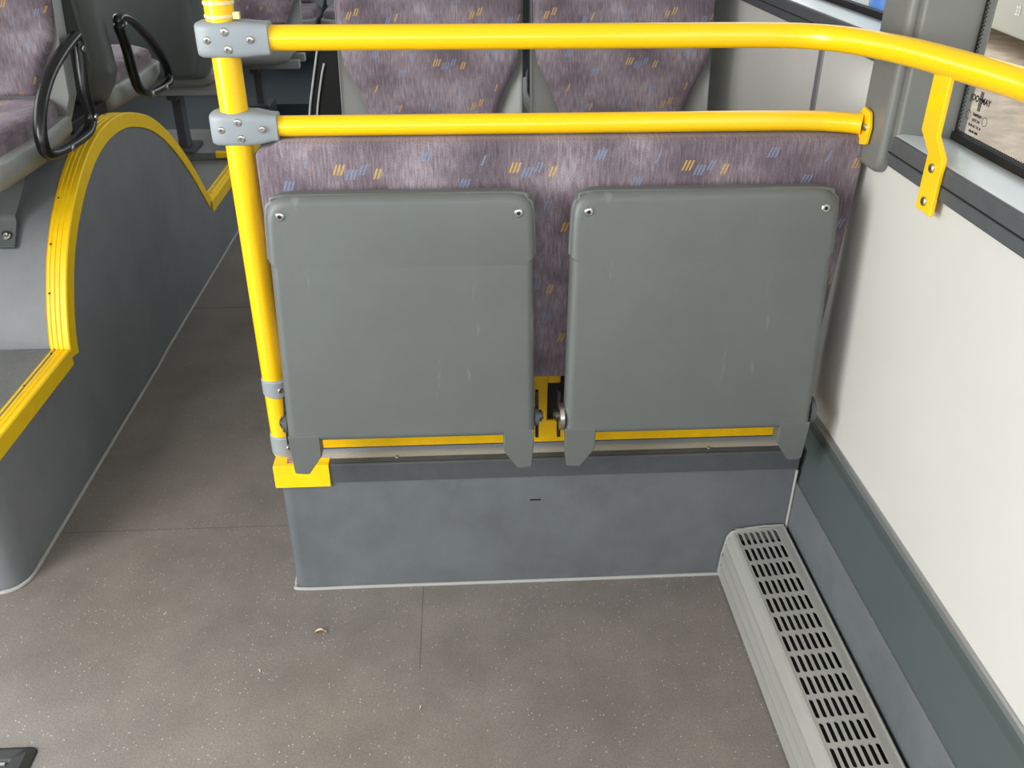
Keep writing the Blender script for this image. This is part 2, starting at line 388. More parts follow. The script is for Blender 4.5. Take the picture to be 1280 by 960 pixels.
rp = [(v.x, v.y) for v in catmull([Vector((a, b, 0)) for a, b in ridge], 4)]
prof = [(1.93, 0), (1.93, .3185), (1.915, .3185)]+[(a, b) for a, b in rp if b > .32 or a > 2.5]+[(3.266, .228), (4.2, .228), (4.2, 0)]
under(MB().prism(prof, 'x', BX, L2).build('arch_body', SIDE, smooth=30), pod)
under(MB().box(L2, BX-.03, 3.28, 3.80, .2285, .231).build('rear_tread', PODTOP), pod)
under(nosing([(BX, 1.46, .3185), (BX, 1.908, .3185)], .036, .042, (-1, 0, 0)).build('yellow_step_nosing', YEL2, smooth=20), pod)
under(nosing([(BX, a, b) for a, b in rp], .036, .044, (-1, 0, 0), out=-1).build('yellow_arch_trim', YEL2, smooth=20), pod)
under(nosing([(BX, 3.262, .2285), (BX, 4.2, .2285)], .04, .045, (-1, 0, 0), 3).build('yellow_rear_nosing', YEL2, smooth=20), pod)
def nose_screw(c, n): under(MB().cyl(c, n, .0024, .0012, 10).build('nosing_screw', BLACKM), pod)
for yy in (1.56, 1.74, 1.89): nose_screw((BX-.033, yy, .3215), (0, 0, 1))
for k in (9, 14, 20, 27, 36):
    a, b = rp[k]; a2, b2 = rp[k+1]; nrm_ = Vector((0, -(b2-b), a2-a)).normalized()
    nose_screw(Vector((BX-.036, a, b))+nrm_*.0032, nrm_)
for yy in (3.35, 3.6): nose_screw((BX-.02, yy, .2325), (0, 0, 1))
sl = [Vector((LEFT+.02, 1.437, .003)), Vector((-1.2, 1.4365, .003))]+[Vector((x+.0035, y-.0035, .003)) for x, y in fb[1:-2]]+[Vector((BX+.0035, 1.7, .003)), Vector((BX+.0045, 2.1, .003)), Vector((BX+.006, 2.40, .003)), Vector((BX+.003, 2.5, .003)), Vector((BX+.0035, 3.0, .003)), Vector((BX+.0035, 4.2, .003))]
under(MB().tube(sl, .0045, 8).build('sealant_bead', SEAL), pod)
under(MB().tube([(LEFT+.02, 1.922, .322), (BX-.045, 1.922, .322)], .003, 8).build('arch_sealant_bead', SEAL), pod)

pod2 = thing('rear_podium', 'higher grey seat podium behind the wheel arch with a short yellow nosing', 'platform', (-1.4, 4.0, 0))
under(MB().box(L2, -.96, 3.80, 4.2, .2325, .262).build('podium_body', PODTOP), pod2)
under(nosing([(-1.03, 3.795, .2625), (-.955, 3.795, .2625)], .02, .02, (0, 1, 0), 2).build('yellow_nosing', YEL2), pod2)
eb = tag(MB().prism([(L2, 4.97), (-.74, 4.97), (-.74, 5.9), (LX-.01, 5.9), (LX-.01, 7.15), (L2, 7.15)], 'z', 0, .20).build('rear_bench_podium', mat('dark_blue_vinyl', (44, 54, 60), .5, var=.06, vscale=4)), 'dark blue-grey box filling the far left rear, under the distant seats', 'platform')
tag(MB().box(L2, -.98, 4.205, 4.94, 0, .24).build('equipment_box', mat('dark_blue_grey_panel', (52, 62, 70), .5, var=.05, vscale=4)), 'dark blue-grey cover box behind the left podium, below the seat beam', 'box')

# ------------------------------------------------------------------ right podium under the folding seats
PT = .31
rpod = thing('seat_podium', 'blue-grey vinyl podium step under the two folded seats, with dark ribbed nosing', 'platform', (.15, 1.42, 0))
poly = rounded([(-.366, 1.42), (LX-.006, 1.42), (LX-.006, 3.6), (-.366, 3.6)], [.022, 0, 0, 0], 5)
body = MB(); nb = len(poly)
rings = []
for z, dx in ((0, -.0), (.03, 0), (.14, 0), (.24, 0), (PT-.002, 0)):
    rings.append([(x, y+.0, z) for x, y in poly])
body.loft(rings)
under(body.build('riser', RISER, smooth=30), rpod)
under(MB().box(-.34, LX-.01, 1.475, 3.58, PT-.002, PT+.001).build('podium_tread', PODTOP), rpod)
under(nosing([(-.268, 1.42, PT), (LX-.006, 1.42, PT)], .038, .018, (0, 1, 0), 4).build('dark_nosing', DGREY, smooth=20), rpod)
under(MB().box(-.33, LX-.008, 1.4385, 1.474, PT-.001, PT+.003).build('lit_tread_strip', STRIP, bevel=.001), rpod)  # podium top where light falls, painted as a paler strip
yc = MB()
yc.prism([(-.3735,1.4135),(-.268,1.4135),(-.268,1.4195),(-.3672,1.4195),(-.3672,1.56),(-.3735,1.56)], 'z', PT-.045, PT+.004)
yc.prism([(-.3734,1.4136),(-.268,1.4136),(-.268,1.426),(-.348,1.426),(-.348,1.56),(-.3734,1.56)], 'z', PT+.0005, PT+.0052)
for k in range(3): yc.box(-.300, -.268, 1.4285+k*.0045, 1.4312+k*.0045, PT, PT+.0052)
under(yc.build('yellow_corner_nosing', YEL2, bevel=.0015), rpod)
under(MB().prism(rounded([(-.35, 1.43), (-.31, 1.425), (-.29, 1.445), (-.30, 1.475), (-.35, 1.475)], .006, 3), 'z', PT+.0005, PT+.006).build('pole_foot_plate', mat('worn_pink_plate', (190, 160, 155), .5, rgb2=(150, 60, 40), vscale=40)), rpod)
sl = [(-.3672, 1.60, .003), (-.3682, 1.46, .003), (-.366, 1.432, .003), (-.352, 1.4175, .003), (-.2, 1.4175, .003), (.2, 1.417, .003), (.44, 1.4175, .003), (LX-.01, 1.4175, .003)]
under(MB().tube(catmull(sl, 5), .0038, 8).build('sealant_bead', SEAL), rpod)
under(MB().tube([(LX-.007, 1.4165, .01), (LX-.007, 1.4165, .268)], .0028, 8).build('corner_sealant_bead', SEAL), rpod)
under(MB().box(.118, .139, 1.4185, 1.4200, .212, .2145).build('scuff_mark', BLACKM), rpod).rotation_euler = (0, 0, 0)
for x in (-.14, .075, .235, .47): under(MB().screw((x, 1.4375, PT+.0035), (0, -.4, 1), .0035).build('nosing_screw', STEEL), rpod)

# ------------------------------------------------------------------ padded backrest panel and its yellow frame
BY = 1.44
br = thing('padded_backrest_panel', 'wide purple patterned padded backrest panel behind both folded seats, on a yellow frame', 'backrest', (.17, 1.46, PT))
def pad(outline, y_front, thick, rnd, name, parent, m=FAB, uv=None, seg=5):
    """upholstered slab: the outline shrinks towards the front and back faces to give a soft edge"""
    cx = sum(p[0] for p in outline)/len(outline); cz = sum(p[1] for p in outline)/len(outline)
    hx = max(abs(p[0]-cx) for p in outline); hz = max(abs(p[1]-cz) for p in outline)
    rings = []
    for k in range(seg+1):
        a = PI/2*k/seg; ins = rnd*(1-math.sin(a)); dy = rnd*(1-math.cos(a))
        rings.append([(cx+(x-cx)*(1-ins/hx), y_front+dy, cz+(z-cz)*(1-ins/hz)) for x, z in outline])
    rings.append([(x, y_front+thick, z) for x, z in outline])
    return MB().loft(rings).build(name, m, parent, smooth=50, uv=uv or (lambda v: (v.x+.415, v.z+v.y*.2)))
BTOP = .921
out = rounded([(-.331, .478), (.650, .478), (.669, .86), (.669, BTOP), (-.290, BTOP), (-.306, .911), (-.331, .905)], [.01, .02, 0, .02, .01, .01, .01], 4)
# pattern offset so the first yellow tick sits left of the first folded seat's middle
under(pad(out, BY, .045, .012, 'backrest_pad', None, uv=lambda v: (v.x+.226+.002, v.z-.876+.165+.21)), br)
fr = MB()
fr.box(-.325, LX-.02, 1.462, 1.470, .470, .490)
fr.box(-.325, LX-.02, 1.462, 1.470, PT+.012, .372)
for a, b in ((-.325, -.29), (.045, .085), (.118, .152), (.62, LX-.02)): fr.box(a, b, 1.462, 1.470, .37, .472)
fr.box(.085, .118, 1.462, 1.470, .455, .472); fr.box(.152, .176, 1.462, 1.470, .455, .472)
under(fr.build('yellow_frame', YELD, bevel=.002), br)
under(MB().box(-.32, LX-.025, 1.472, 1.484, PT+.02, .49).build('backing_plate', BLACKM), br)
sl = MB(); sl.box(.118, .13, 1.4605, 1.463, .4795, .482); sl.box(.148, .19, 1.4605, 1.463, .4795, .482)
under(sl.build('frame_slots', mat('dark_slot', (70, 30, 5), .7)), br)

# ------------------------------------------------------------------ folding seats
def folding_seat(xc, wid, label, flip=1):
    root = thing('folding_seat', label, 'seat', (xc, 1.37, .418), 0, 'folded-up tip seats on the backrest panel')
    hw = wid/2; h = .434
    lean = .042
    # grey underside shell : outline with corner radius at the top and a small step in each side
    o = [(-hw-.004, 0), (hw+.004, 0), (hw-.001, .325), (hw+.002, .329), (hw-.0015, h), (-hw+.0015, h), (-hw-.002, .329), (-hw+.001, .325)]
    o = rounded(o, [.006, .006, .001, .001, .042, .042, .001, .001], 7)
    rings = []; r = .014
    cx, cz = 0, h/2
    def P(x, z, d): return (x, -.035+d+lean*z/h, z)
    for k in range(7):
        a = PI/2*k/6; ins = r*(1-math.sin(a)); dy = r*(1-math.cos(a))
        rings.append([P(x*(1-ins/hw), cz+(z-cz)*(1-ins/cz), dy) for x, z in o])
    rings.append([P(x, z, .034) for x, z in o])
    MB().loft(rings).build('seat_shell', SHELL, root, smooth=40)
    # raised lip round the top edge
    lip = MB(); q = [(-hw+.0, .33), (-hw+.003, h-.03), (-hw+.012, h-.012), (-hw+.034, h-.003), (0, h-.0035), (hw-.034, h-.003), (hw-.012, h-.012), (hw-.003, h-.03), (hw-.0, .33)]
    lip.tube([P(v.x, v.y, .014) for v in catmull([Vector((a, b, 0)) for a, b in q], 5)], .0042, 8)
    lip.build('shell_lip', SHELL, root)
    # padded top of the seat, facing the backrest while folded
    c = rounded([(-hw+.012, .02), (hw-.012, .02), (hw-.012, h-.012), (-hw+.012, h-.012)], .03, 5)
    cu = MB(); cu.loft([[P(x, z, .0345) for x, z in c], [P(x, z, .052) for x, z in c], [P(x*.95, cz+(z-cz)*.95, .060) for x, z in c]])
    cu.build('seat_cushion', FAB, root, uv=lambda v: (v.x, v.z))
    # two hinge feet below the shell
    for sgn in (-1, 1):
        x0 = sgn*(hw+.003); x1 = sgn*(hw-.052)
        f = rounded([(x0, .014), (x0-sgn*.004, -.066), (x0-sgn*.026, -.068), (x1+sgn*.012, -.05) if False else (x0-sgn*.030, -.067), (x1, -.03), (x1, .014)], [0, .006, .002, .002, .002, 0], 3)
        ft = MB().prism(f, 'y', -.034, -.004); ft.build('hinge_foot', SHELL, root, bevel=.002)
    # screws in the upper corners
    for sgn in (-1, 1):
        z = h-.03; x = sgn*(hw-.026)
        ring = MB().screw(P(x, z, .0005), (0, -1, .09), .0072).build('screw', STEEL, root)
        MB().cyl(P(x, z, -.0022), (0, -1, .09), .0036, .0004, 12).build('screw_socket', BLACKM, ring)
    # hinge disc, torsion arm and pin on the side next to the other seat
    for sgn in (-1, 1):
        inner = (sgn == flip)
        xh = sgn*(hw+.004)
        hd = MB()
        hd.cyl((xh, -.008, .026), (sgn, 0, 0), .025 if flip < 0 else .016, .008, 24)
        hd.build('hinge_disc', STEEL if inner and flip < 0 else DGREY, root)
        hb = MB(); hb.cyl((xh+sgn*.008, .002, .022), (sgn, 0, 0), .011, .006, 16); hb.cyl((xh+sgn*.014, .002, .022), (sgn, 0, 0), .007, .003, 6)
        hb.build('hinge_bolt', mat('dark_steel', (95, 92, 90), .35, .9), root)
        ar = MB(); ar.prism(rounded([(-.004, -.022), (.012, -.03), (.03, .02), (.028, .062), (.014, .066), (.004, .04)], .004, 3), 'x', xh+sgn*.004, xh+sgn*.009)
        ar.build('hinge_arm', BLACKM, root)
    return root
folding_seat(-.1005, .430, 'grey folded-up tip seat on the left, beside the yellow pole', 1)
folding_seat(.3955, .440, 'grey folded-up tip seat on the right, next to the pale wall', -1)

# ------------------------------------------------------------------ yellow pole and rails
PX_, PY_ = -.3595, 1.472
gp = thing('grab_pole', 'vertical yellow grab pole with grey clamps at the left end of the backrest', 'pole', (PX_, PY_, PT))
under(MB().tube([(PX_, PY_, PT), (PX_, PY_, 1.0), (PX_, PY_, CEILZ)], .0218, 28).build('pole', YEL), gp)
def clamp(zc, xr, r_end):
    """tee clamp: barrel round the pole drawn out into a sleeve for the rail"""
    root = None; rings = []
    secs = [(-.0375, .012, .019), (-.036, .021, .0235), (-.030, .0255, .0258), (-.01, .0275, .0265), (.012, .0275, .0265), (.035, .0265, .026), (.058, r_end+.004, r_end+.005), (xr-.001, r_end+.0035, r_end+.0045), (xr, r_end+.0015, r_end+.0025)]
    for dx, hy, hz in secs:
        ring = []
        for k in range(32):
            a = 2*PI*k/32; c, s_ = math.cos(a), math.sin(a)
            e = 2/5
            ring.append((PX_+dx, PY_+hy*math.copysign(abs(c)**e, c), zc+hz*math.copysign(abs(s_)**e, s_)))
        rings.append(ring)
    o = under(MB().loft(rings).build('clamp', CLAMP, smooth=40), gp)
    for dx, dz, r in ((-.018, .001, .0055), (.045, .001, .0055), (.009, .0125, .0062), (.011, -.0125, .0062)):
        yv = PY_-.0262 if dx < .04 else PY_-.0245
        MB().screw((PX_+dx, yv, zc+dz), (0, -1, 0), r).build('clamp_screw', STEEL, None).parent = o
clamp(1.0735, .072, .019); clamp(.9395, .068, .0165)
for zc, hh in ((.462, .018), (.335, .022)):
    ring = MB(); secs = [(-hh, .0235), (-hh+.003, .0265), (hh-.003, .0265), (hh, .0235)]
    ring.loft([[(PX_+.004+r*1.05*math.cos(2*PI*k/28), PY_+r*math.sin(2*PI*k/28), zc+d) for k in range(28)] for d, r in secs])
    o = under(ring.build('clamp', CLAMP), gp)
    MB().screw((PX_+.014, PY_-.0245, zc), (.4, -1, 0), .005).build('clamp_screw', STEEL, o)
t = MB()
for zc in (1.1245, 1.106):
    t.loft([[(PX_+r*math.cos(2*PI*k/28), PY_+r*math.sin(2*PI*k/28), zc+d) for k in range(28)] for d, r in ((-.0028, .0215), (-.0024, .0232), (.0024, .0232), (.0028, .0215))], True)
t.box(PX_+.021, PX_+.031, PY_-.012, PY_-.002, 1.102, 1.112)
under(t.build('cable_ties', CREAM, bevel=.001), gp)

tr = thing('upper_handrail', 'thick yellow upper handrail bending along the window to the right', 'handrail', (.1, PY_, 1.0735))
path = [(PX_+.066, PY_, 1.0735), (0, PY_, 1.0735), (.3, PY_-.001, 1.0735), (.47, PY_-.003, 1.0735), (.54, 1.454, 1.074), (.585, 1.415, 1.075), (.616, 1.355, 1.076), (.636, 1.29, 1.077), (.650, 1.23, 1.077), (.660, 1.17, 1.077), (.672, 1.09, 1.077), (.676, 1.0, 1.077), (.678, .6, 1.077), (.678, .0, 1.077)]
under(MB().tube(catmull(path, 6), .019, 26).build('rail', YEL), tr)
bp = [(.6435, 1.068), (.6435, .985), (.6605, .952), (.6605, .872), (.6675, .872), (.6675, .954), (.6505, .987), (.6505, 1.068)]
bk = under(MB().prism(bp, 'y', 1.184, 1.230).build('wall_bracket', YEL, bevel=.0022), tr)
for z in (.936, .888):
    MB().screw((.6604, 1.207, z), (-1, 0, 0), .0068).build('bracket_screw', STEEL, None).parent = bk

lr = thing('lower_handrail', 'slimmer yellow lower handrail running along the top of the padded backrest', 'handrail', (.1, PY_, .9395))
path = [(PX_+.062, PY_, .9395), (.3, PY_, .9395), (.55, PY_-.001, .9395), (.62, PY_-.012, .9395), (.655, PY_-.028, .9395)]
under(MB().tube(catmull(path, 6), .0165, 24).build('rail', YEL), lr)
fl = under(MB().prism(rounded([(1.418, .912), (1.448, .906), (1.464, .925), (1.464, .952), (1.448, .967), (1.424, .963), (1.414, .94)], .006, 3), 'x', .6535, .6600).build('flange', YEL, bevel=.0015), lr)
MB().screw((.653, 1.428, .938), (-1, -.3, 0), .0058).build('flange_screw', STEEL, None).parent = fl

# ------------------------------------------------------------------ floor heater along the wall
ht = thing('floor_heater', 'silver slotted floor heater casing running along the right wall', 'heater', (.59, .4, 0))
HY0, HY1 = -1.2, 1.412
sec = [(.528, .0), (.519, .006), (.520, .030), (.526, .0325), (.526, .036), (.5200, .0385), (.5215, .058), (.527, .0605), (.527, .064), (.5215, .0665), (.5235, .084), (.5295, .0865), (.5295, .090), (.5245, .0925), (.531, .109), (.5345, .1165), (.540, .1195), (.540, .116), (.536, .112), (.53, .09), (.53, 0)]
under(MB().prism(sec, 'y', HY0, HY1).build('ribbed_front', ALU, smooth=25), ht)
gr = MB(); cw, cl_ = .0119, .047; x0 = .5405
def cell(x, y, w_, l_, sw, sl_):
    n = 24; inner = []; outer = []
    for k in range(n):
        a = 2*PI*k/n; c, s_ = math.cos(a), math.sin(a)
        ix = sw/2*c; iy = (sl_/2-sw/2)*(1 if s_ > 1e-6 else -1 if s_ < -1e-6 else 0)+sw/2*s_
        m = max(abs(c), abs(s_)); inner.append((x+ix, y+iy)); outer.append((x+w_/2*c/m, y+l_/2*s_/m))
    return inner, outer
for r_ in range(0, 40):
    yc_ = 1.388-r_*cl_
    for k in range(7):
        i_, o_ = cell(x0+cw*(k+.5)+.002, yc_, cw, cl_, .0077, .0385)
        n = 24; vs = [(x, y, .1195+(x-x0)*.10) for x, y in o_]+[(x, y, .1195+(x-x0)*.10) for x, y in i_]+[(x, y, .1165+(x-x0)*.10) for x, y in i_]
        gr.add(vs, [(j, (j+1) % n, n+(j+1) % n, n+j) for j in range(n)]+[(n+j, n+(j+1) % n, 2*n+(j+1) % n, 2*n+j) for j in range(n)])
gr.box(.5385, .5427, HY0, HY1, .1165, .1197)
gr.box(x0+.002+7*cw-.0002, .640, HY0, HY1, .1235, .1285)
gr.box(.640, .6425, HY0, HY1, .11, .1315)
gr.box(.541, .628, 1.4113, 1.4135, .112, .1285)
g_ = under(gr.build('slotted_grille', ALU, smooth=25), ht)
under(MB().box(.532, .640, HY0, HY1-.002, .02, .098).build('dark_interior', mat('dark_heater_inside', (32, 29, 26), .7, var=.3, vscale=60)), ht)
cap = [(.5245, .0), (.517, .012), (.520, .060), (.5265, .106), (.535, .1185), (.56, .126), (.6, .131), (.643, .132), (.643, 0)]
under(MB().prism(cap, 'y', HY1+.001, HY1+.005).build('end_cap', ALU, smooth=25), ht)
under(MB().tube([(.520, HY1+.001, .004), (.5205, HY1+.001, .06), (.5275, HY1+.001, .106), (.536, HY1+.001, .1195), (.56, HY1+.001, .127), (.6, HY1+.001, .132), (.640, HY1+.001, .133)], .0022, 8).build('cap_edge', ALU), ht)

# ------------------------------------------------------------------ bus seats
def shear(pts, lean, z0): return [(x, y+lean*(z-z0), z) for x, y, z in pts]
def bus_seat(label, loc, rz, h=.46, handle=0, group=None, leg=True, shell=None, rims=False):
    """origin on the support under the seat; local -y is forwards; handle: -1/1 side of the grab loop"""
    root = thing('bus_seat', label, 'seat', loc, rz, group)
    lean = .16
    def build_s(mb, name, m, **k):
        mb.v = [(x, y+max(0, z-h)*lean, z) for x, y, z in mb.v]; return mb.build(name, m, root, **k)
    # moulded back shell with a forward-wrapping rim
    o = rounded([(-.185, h-.07), (.185, h-.07), (.222, h+.02), (.222, h+.60), (-.222, h+.60), (-.222, h+.02)], [.05, .05, .02, .09, .09, .02], 6)
    def sc(p, k): return [(x*k, h+.235+(z-h-.235)*(1-(1-k)*.6)) for x, z in p]
    rings = []
    for k, y in ((.955, .0), (.985, -.008), (1.0, .004), (1.0, .02), (.985, .045), (.93, .062), (.80, .072)):
        rings.append([(x, y, z) for x, z in sc(o, k)])
    build_s(MB().loft(rings), 'back_shell', shell or PAN, smooth=50)
    if rims:
        for yy in (-.008, .05):
            build_s(MB().tube([(x*1.005, yy, z) for x, z in sc(o, 1.0)], .0028, 8, True), 'pale_rim', PAN)
    # rear cover, slightly darker
    o2 = rounded([(-.15, h-.05), (.15, h-.05), (.185, h+.05), (.18, h+.56), (-.18, h+.56), (-.185, h+.05)], .04, 5)
    build_s(MB().loft([[(x, .070, z) for x, z in o2], [(x*.97, .078, h+.235+(z-h-.235)*.98) for x, z in o2]]), 'rear_cover', shell or SHELLD, smooth=50)
    # upholstered backrest, narrowing towards the seat
    o3 = [(-.145, h+.03), (.145, h+.03), (.172, h+.095), (.205, h+.155), (.216, h+.22), (.215, h+.58), (-.215, h+.58), (-.216, h+.22), (-.205, h+.155), (-.172, h+.095)]
    o3 = rounded(o3, [.01, .01, .03, .03, .03, .07, .07, .03, .03, .03], 5)
    cx, cz = 0, h+.3; rings = []
    for k in range(6):
        a = PI/2*k/5; ins = .018*(1-math.sin(a)); dy = .018*(1-math.cos(a))
        rings.append([(x*(1-ins/.2), -.036+dy, cz+(z-cz)*(1-ins/.27)) for x, z in o3])
    rings.append([(x, .004, z) for x, z in o3])
    build_s(MB().loft(rings), 'backrest_pad', FAB, smooth=50, uv=lambda v: (v.x+.3, v.z+v.y*.3))
    # moulded seat pan and the cushion on it
    pn = rounded([(-.205, 0.03), (-.222, -.18), (-.215, -.40), (-.15, -.455), (.15, -.455), (.215, -.40), (.222, -.18), (.205, 0.03)], .03, 5)
    MB().loft([[(x*.72, y*.8-.03, h-.105) for x, y in pn], [(x*.90, y*.95-.01, h-.09) for x, y in pn], [(x*.985, y, h-.06) for x, y in pn], [(x, y, h-.03) for x, y in pn], [(x*.97, y*.98, h-.022) for x, y in pn]]).build('seat_pan', PAN, root, smooth=50)
    ch = rounded([(-.19, -.005), (-.203, -.18), (-.198, -.38), (-.14, -.435), (.14, -.435), (.198, -.38), (.203, -.18), (.19, -.005)], .03, 5)
    MB().loft([[(x, y, h-.03) for x, y in ch], [(x*1.005, y*1.005, h-.005) for x, y in ch], [(x*.98, y*.985, h+.012) for x, y in ch], [(x*.9, y*.94, h+.022) for x, y in ch], [(x*.5, y*.7-.07, h+.016) for x, y in ch]]).build('seat_cushion', FAB, root, smooth=60, uv=lambda v: (v.x+.3, v.y))
    if leg == 'beam':
        b = MB(); b.box(-.23, .23, -.2, -.12, h-.15, h-.106); b.build('cross_beam', PAN, root, bevel=.004)
    elif leg:
        b = MB(); b.box(-.23, .23, -.27, -.22, h-.145, h-.106); b.box(-.23, .23, -.08, -.03, h-.145, h-.106)
        b.build('cross_beam', PAN, root, bevel=.004)
        l = MB(); l.box(-.02, .02, -.25, -.06, h-.17, h-.145); l.box(-.018, .018, -.18, -.11, .012, h-.165); l.box(-.05, .05, -.23, -.06, 0, .012)
        l.build('leg', DGREY, root, bevel=.003)
    return root
def grab_loop(root_seat, pts, x, face):
    """black plastic hand loop screwed to the side of a seat; world (y,z) points"""
    P = catmull([Vector((x, a, b)) for a, b in pts], 5, True)
    mb = MB().tube(P, .0085, 12, True, r2=.0125)
    return mb

sA = bus_seat('purple patterned seat at the left edge of the photo, facing the camera above the arch', (-1.172, 2.30, .325), 0, h=.465, leg=False)
sB = bus_seat('seat on the wheel arch turned away, its grey back behind the left-edge seat', (-1.172, 2.655, .325), PI, h=.465, leg=False, shell=SHELL)
ML = mat('dark_grey_bracket', (70, 76, 76), .5)
def seat_handle(seat, pts, sx, xw):
    inv = Matrix.LocRotScale(seat.location, seat.rotation_euler, None).inverted()
    P = [inv @ v for v in catmull([Vector((xw, a, b)) for a, b in pts], 5, True)]
    h_ = MB().tube(P, .0145, 16, True, r2=.012).build('grab_handle', BLACK, seat)
    return h_, inv
hA, invA = seat_handle(sA, [(2.352,.940),(2.335,.944),(2.239,.922),(2.154,.893),(2.088,.855),(2.047,.813),(2.033,.775),(2.040,.748),(2.075,.735),(2.167,.728),(2.275,.728),(2.318,.742),(2.330,.765),(2.326,.809),(2.330,.857),(2.342,.90)], 1, -.925)
for y, z in ((2.340, .918), (2.15, .728), (2.325, .758)):
    MB().screw(invA @ Vector((-.911, y, z)), (1, 0, 0), .008).build('handle_screw', STEEL, hA)
hB, invB = seat_handle(sB, [(2.662,.925),(2.668,.944),(2.753,.925),(2.869,.866),(2.965,.798),(3.015,.740),(2.995,.708),(2.887,.708),(2.785,.718),(2.715,.749),(2.690,.81),(2.680,.863),(2.655,.918)], -1, -.925)
for y, z in ((2.675, .925), (2.79, .716), (2.93, .706)):
    MB().screw(invB @ Vector((-.911, y, z)), (-1, 0, 0), .008).build('handle_screw', STEEL, hB)
# mounting brackets of the two arch seats
lA = MB(); lA.prism([(2.055, .70), (2.10, .70), (2.073, .60), (2.069, .572), (2.026, .528), (2.020, .534), (2.060, .580), (2.063, .60)], 'x', -1.082, -1.042)
lo = lA.build('mounting_leg', ML, None, bevel=.002); lo.parent = sA; lo.matrix_parent_inverse = Matrix.Translation(sA.location).inverted()
lB = MB(); lB.prism([(-1.088, .60), (-1.038, .60), (-.985, .70), (-1.095, .70)], 'y', 2.058, 2.066)
lo2 = lB.build('leg_gusset', ML, None); lo2.parent = lo
lo3 = MB().screw(Vector((-1.062, 2.036, .557)), (0, -.72, .7), .011).build('leg_bolt', STEEL, None); lo3.parent = lo
beam = tag(MB().box(-1.82, -.99, 2.36, 2.62, .695, .735).build('seat_beam', BLACKM, bevel=.004), 'black mounting beam on top of the wheel arch between the back-to-back seats', 'beam')

bus_seat('purple patterned seat behind the rails, left of the rear pair, facing the camera', (-.068, 2.235, PT+.002), 0, h=.425, group='seats behind the handrails')
bus_seat('purple patterned seat behind the rails, beside the pale wall, facing the camera', (.393, 2.235, PT+.002), 0, h=.425, group='seats behind the handrails')
lp = thing('seat_side_panel', 'low black panel with two pale upright edges, left of the rear purple seats', 'panel', (-.3, 2.8, PT))
def lean_poly(x_of, z0, z1, w): return [(x_of(z0), z0), (x_of(z1), z1), (x_of(z1)+w, z1), (x_of(z0)+w, z0)]
XL = lambda z: -.457+(z-.651)*.20+max(0, .60-z)*.3
under(MB().prism([(XL(.33), .33), (XL(.651), .651), (XL(.79), .79), (XL(.86), .86), (-.30, .875), (-.20, .86), (-.20, .33)], 'y', 2.79, 2.84).build('panel_body', BLACKM, bevel=.01), lp)
for dx, top in ((0, .865), (.023, .80)):
    under(MB().tube(catmull([(XL(.34)+dx, 2.782, .34), (XL(.55)+dx, 2.782, .55), (XL(.651)+dx, 2.782, .651), (XL(.76)+dx+.002, 2.782, .76), (XL(top)+dx+.006, 2.784, top)], 4), .0032, 8).build('pale_edge', mat('white_edge', (215, 216, 214), .4)), lp)
bus_seat('dark-shelled seat turned away, a black edge behind the purple seat by the pale wall', (.412, 2.62, PT+.002), PI, h=.42, shell=BLACKM)
sC = bus_seat('grey-backed seat turned away, between the wheel arch and the yellow pole', (-1.17, 3.73, .2635), PI, h=.385, leg=True, shell=SHELLD)
sC2 = bus_seat('purple seat seen behind the top clamp of the pole, facing the camera', (-1.02, 4.93, .2415), 0, h=.34)
for i, x in enumerate((-1.108, -.648)):
    bus_seat(('left' if i == 0 else 'right')+'most of two far seats on the rear row, tiny, left of the rails', (x, 6.45, .2015), 0, h=.30, group='far rear seats')

# ------------------------------------------------------------------ small things on the floor
fh = thing('floor_hatch', 'dark raised rubber-edged hatch in the floor, cut off by the bottom left corner', 'hatch', (-.95, .8, 0))
fp = [(-1.25, .55), (-.744, .55), (-.744, 1.054), (-1.25, 1.054)]
def inset(p, d): return [(p[0][0]+d, p[0][1]+d), (p[1][0]-d, p[1][1]+d), (p[2][0]-d, p[2][1]-d), (p[3][0]+d, p[3][1]-d)]
rg = [[(x, y, 0) for x, y in rounded(fp, .012, 3)], [(x, y, .004) for x, y in rounded(inset(fp, .001), .012, 3)], [(x, y, .012) for x, y in rounded(inset(fp, .012), .008, 3)], [(x, y, .013) for x, y in rounded(inset(fp, .030), .004, 3)], [(x, y, .006) for x, y in rounded(inset(fp, .034), .003, 3)]]
under(MB().loft(rg).build('rubber_frame', mat('black_rubber', (52, 53, 55), .4, var=.1, vscale=50), smooth=30), fh)
rb = MB()
for k in range(40): rb.box(-1.21, -.784, .59+k*.0112, .594+k*.0112, .006, .009)
under(rb.build('ribbed_plate', ALU), fh)
lf = MB(); P = [Vector((-.300+.012*math.cos(a), 1.292+.007*math.sin(a), .002+.0035*math.sin(a)**2)) for a in [PI*k/10 for k in range(11)]]
lf.loft([[p+Vector((0, -.0035, 0)), p+Vector((0, 0, .002)), p+Vector((0, .003, .0)), p+Vector((0, 0, -.0005))] for p in P])
tag(lf.build('dry_leaf_scrap', mat('dry_leaf', (205, 185, 160), .6, rgb2=(90, 60, 45), vscale=120)), 'tiny curled scrap of dry leaf on the floor before the podium', 'debris')
gt = random.Random(3)
for i, (x, y) in enumerate(((-.62, 1.36), (-.40, 1.20), (-.10, 1.10))):
    a = gt.random()*3
    tag(MB().tube([(x, y, .0012), (x+.004*math.cos(a), y+.004*math.sin(a), .0018), (x+.007*math.cos(a+.4), y+.007*math.sin(a+.4), .0012)], .0009, 6).build('crumb', mat('pale_crumb', (215, 205, 190), .6)),
        ('pale fleck of litter on the floor near the left podium corner', 'pale fleck of litter on the floor left of centre, below the leaf scrap', 'pale fleck of litter on the floor nearest the camera')[i], 'debris')

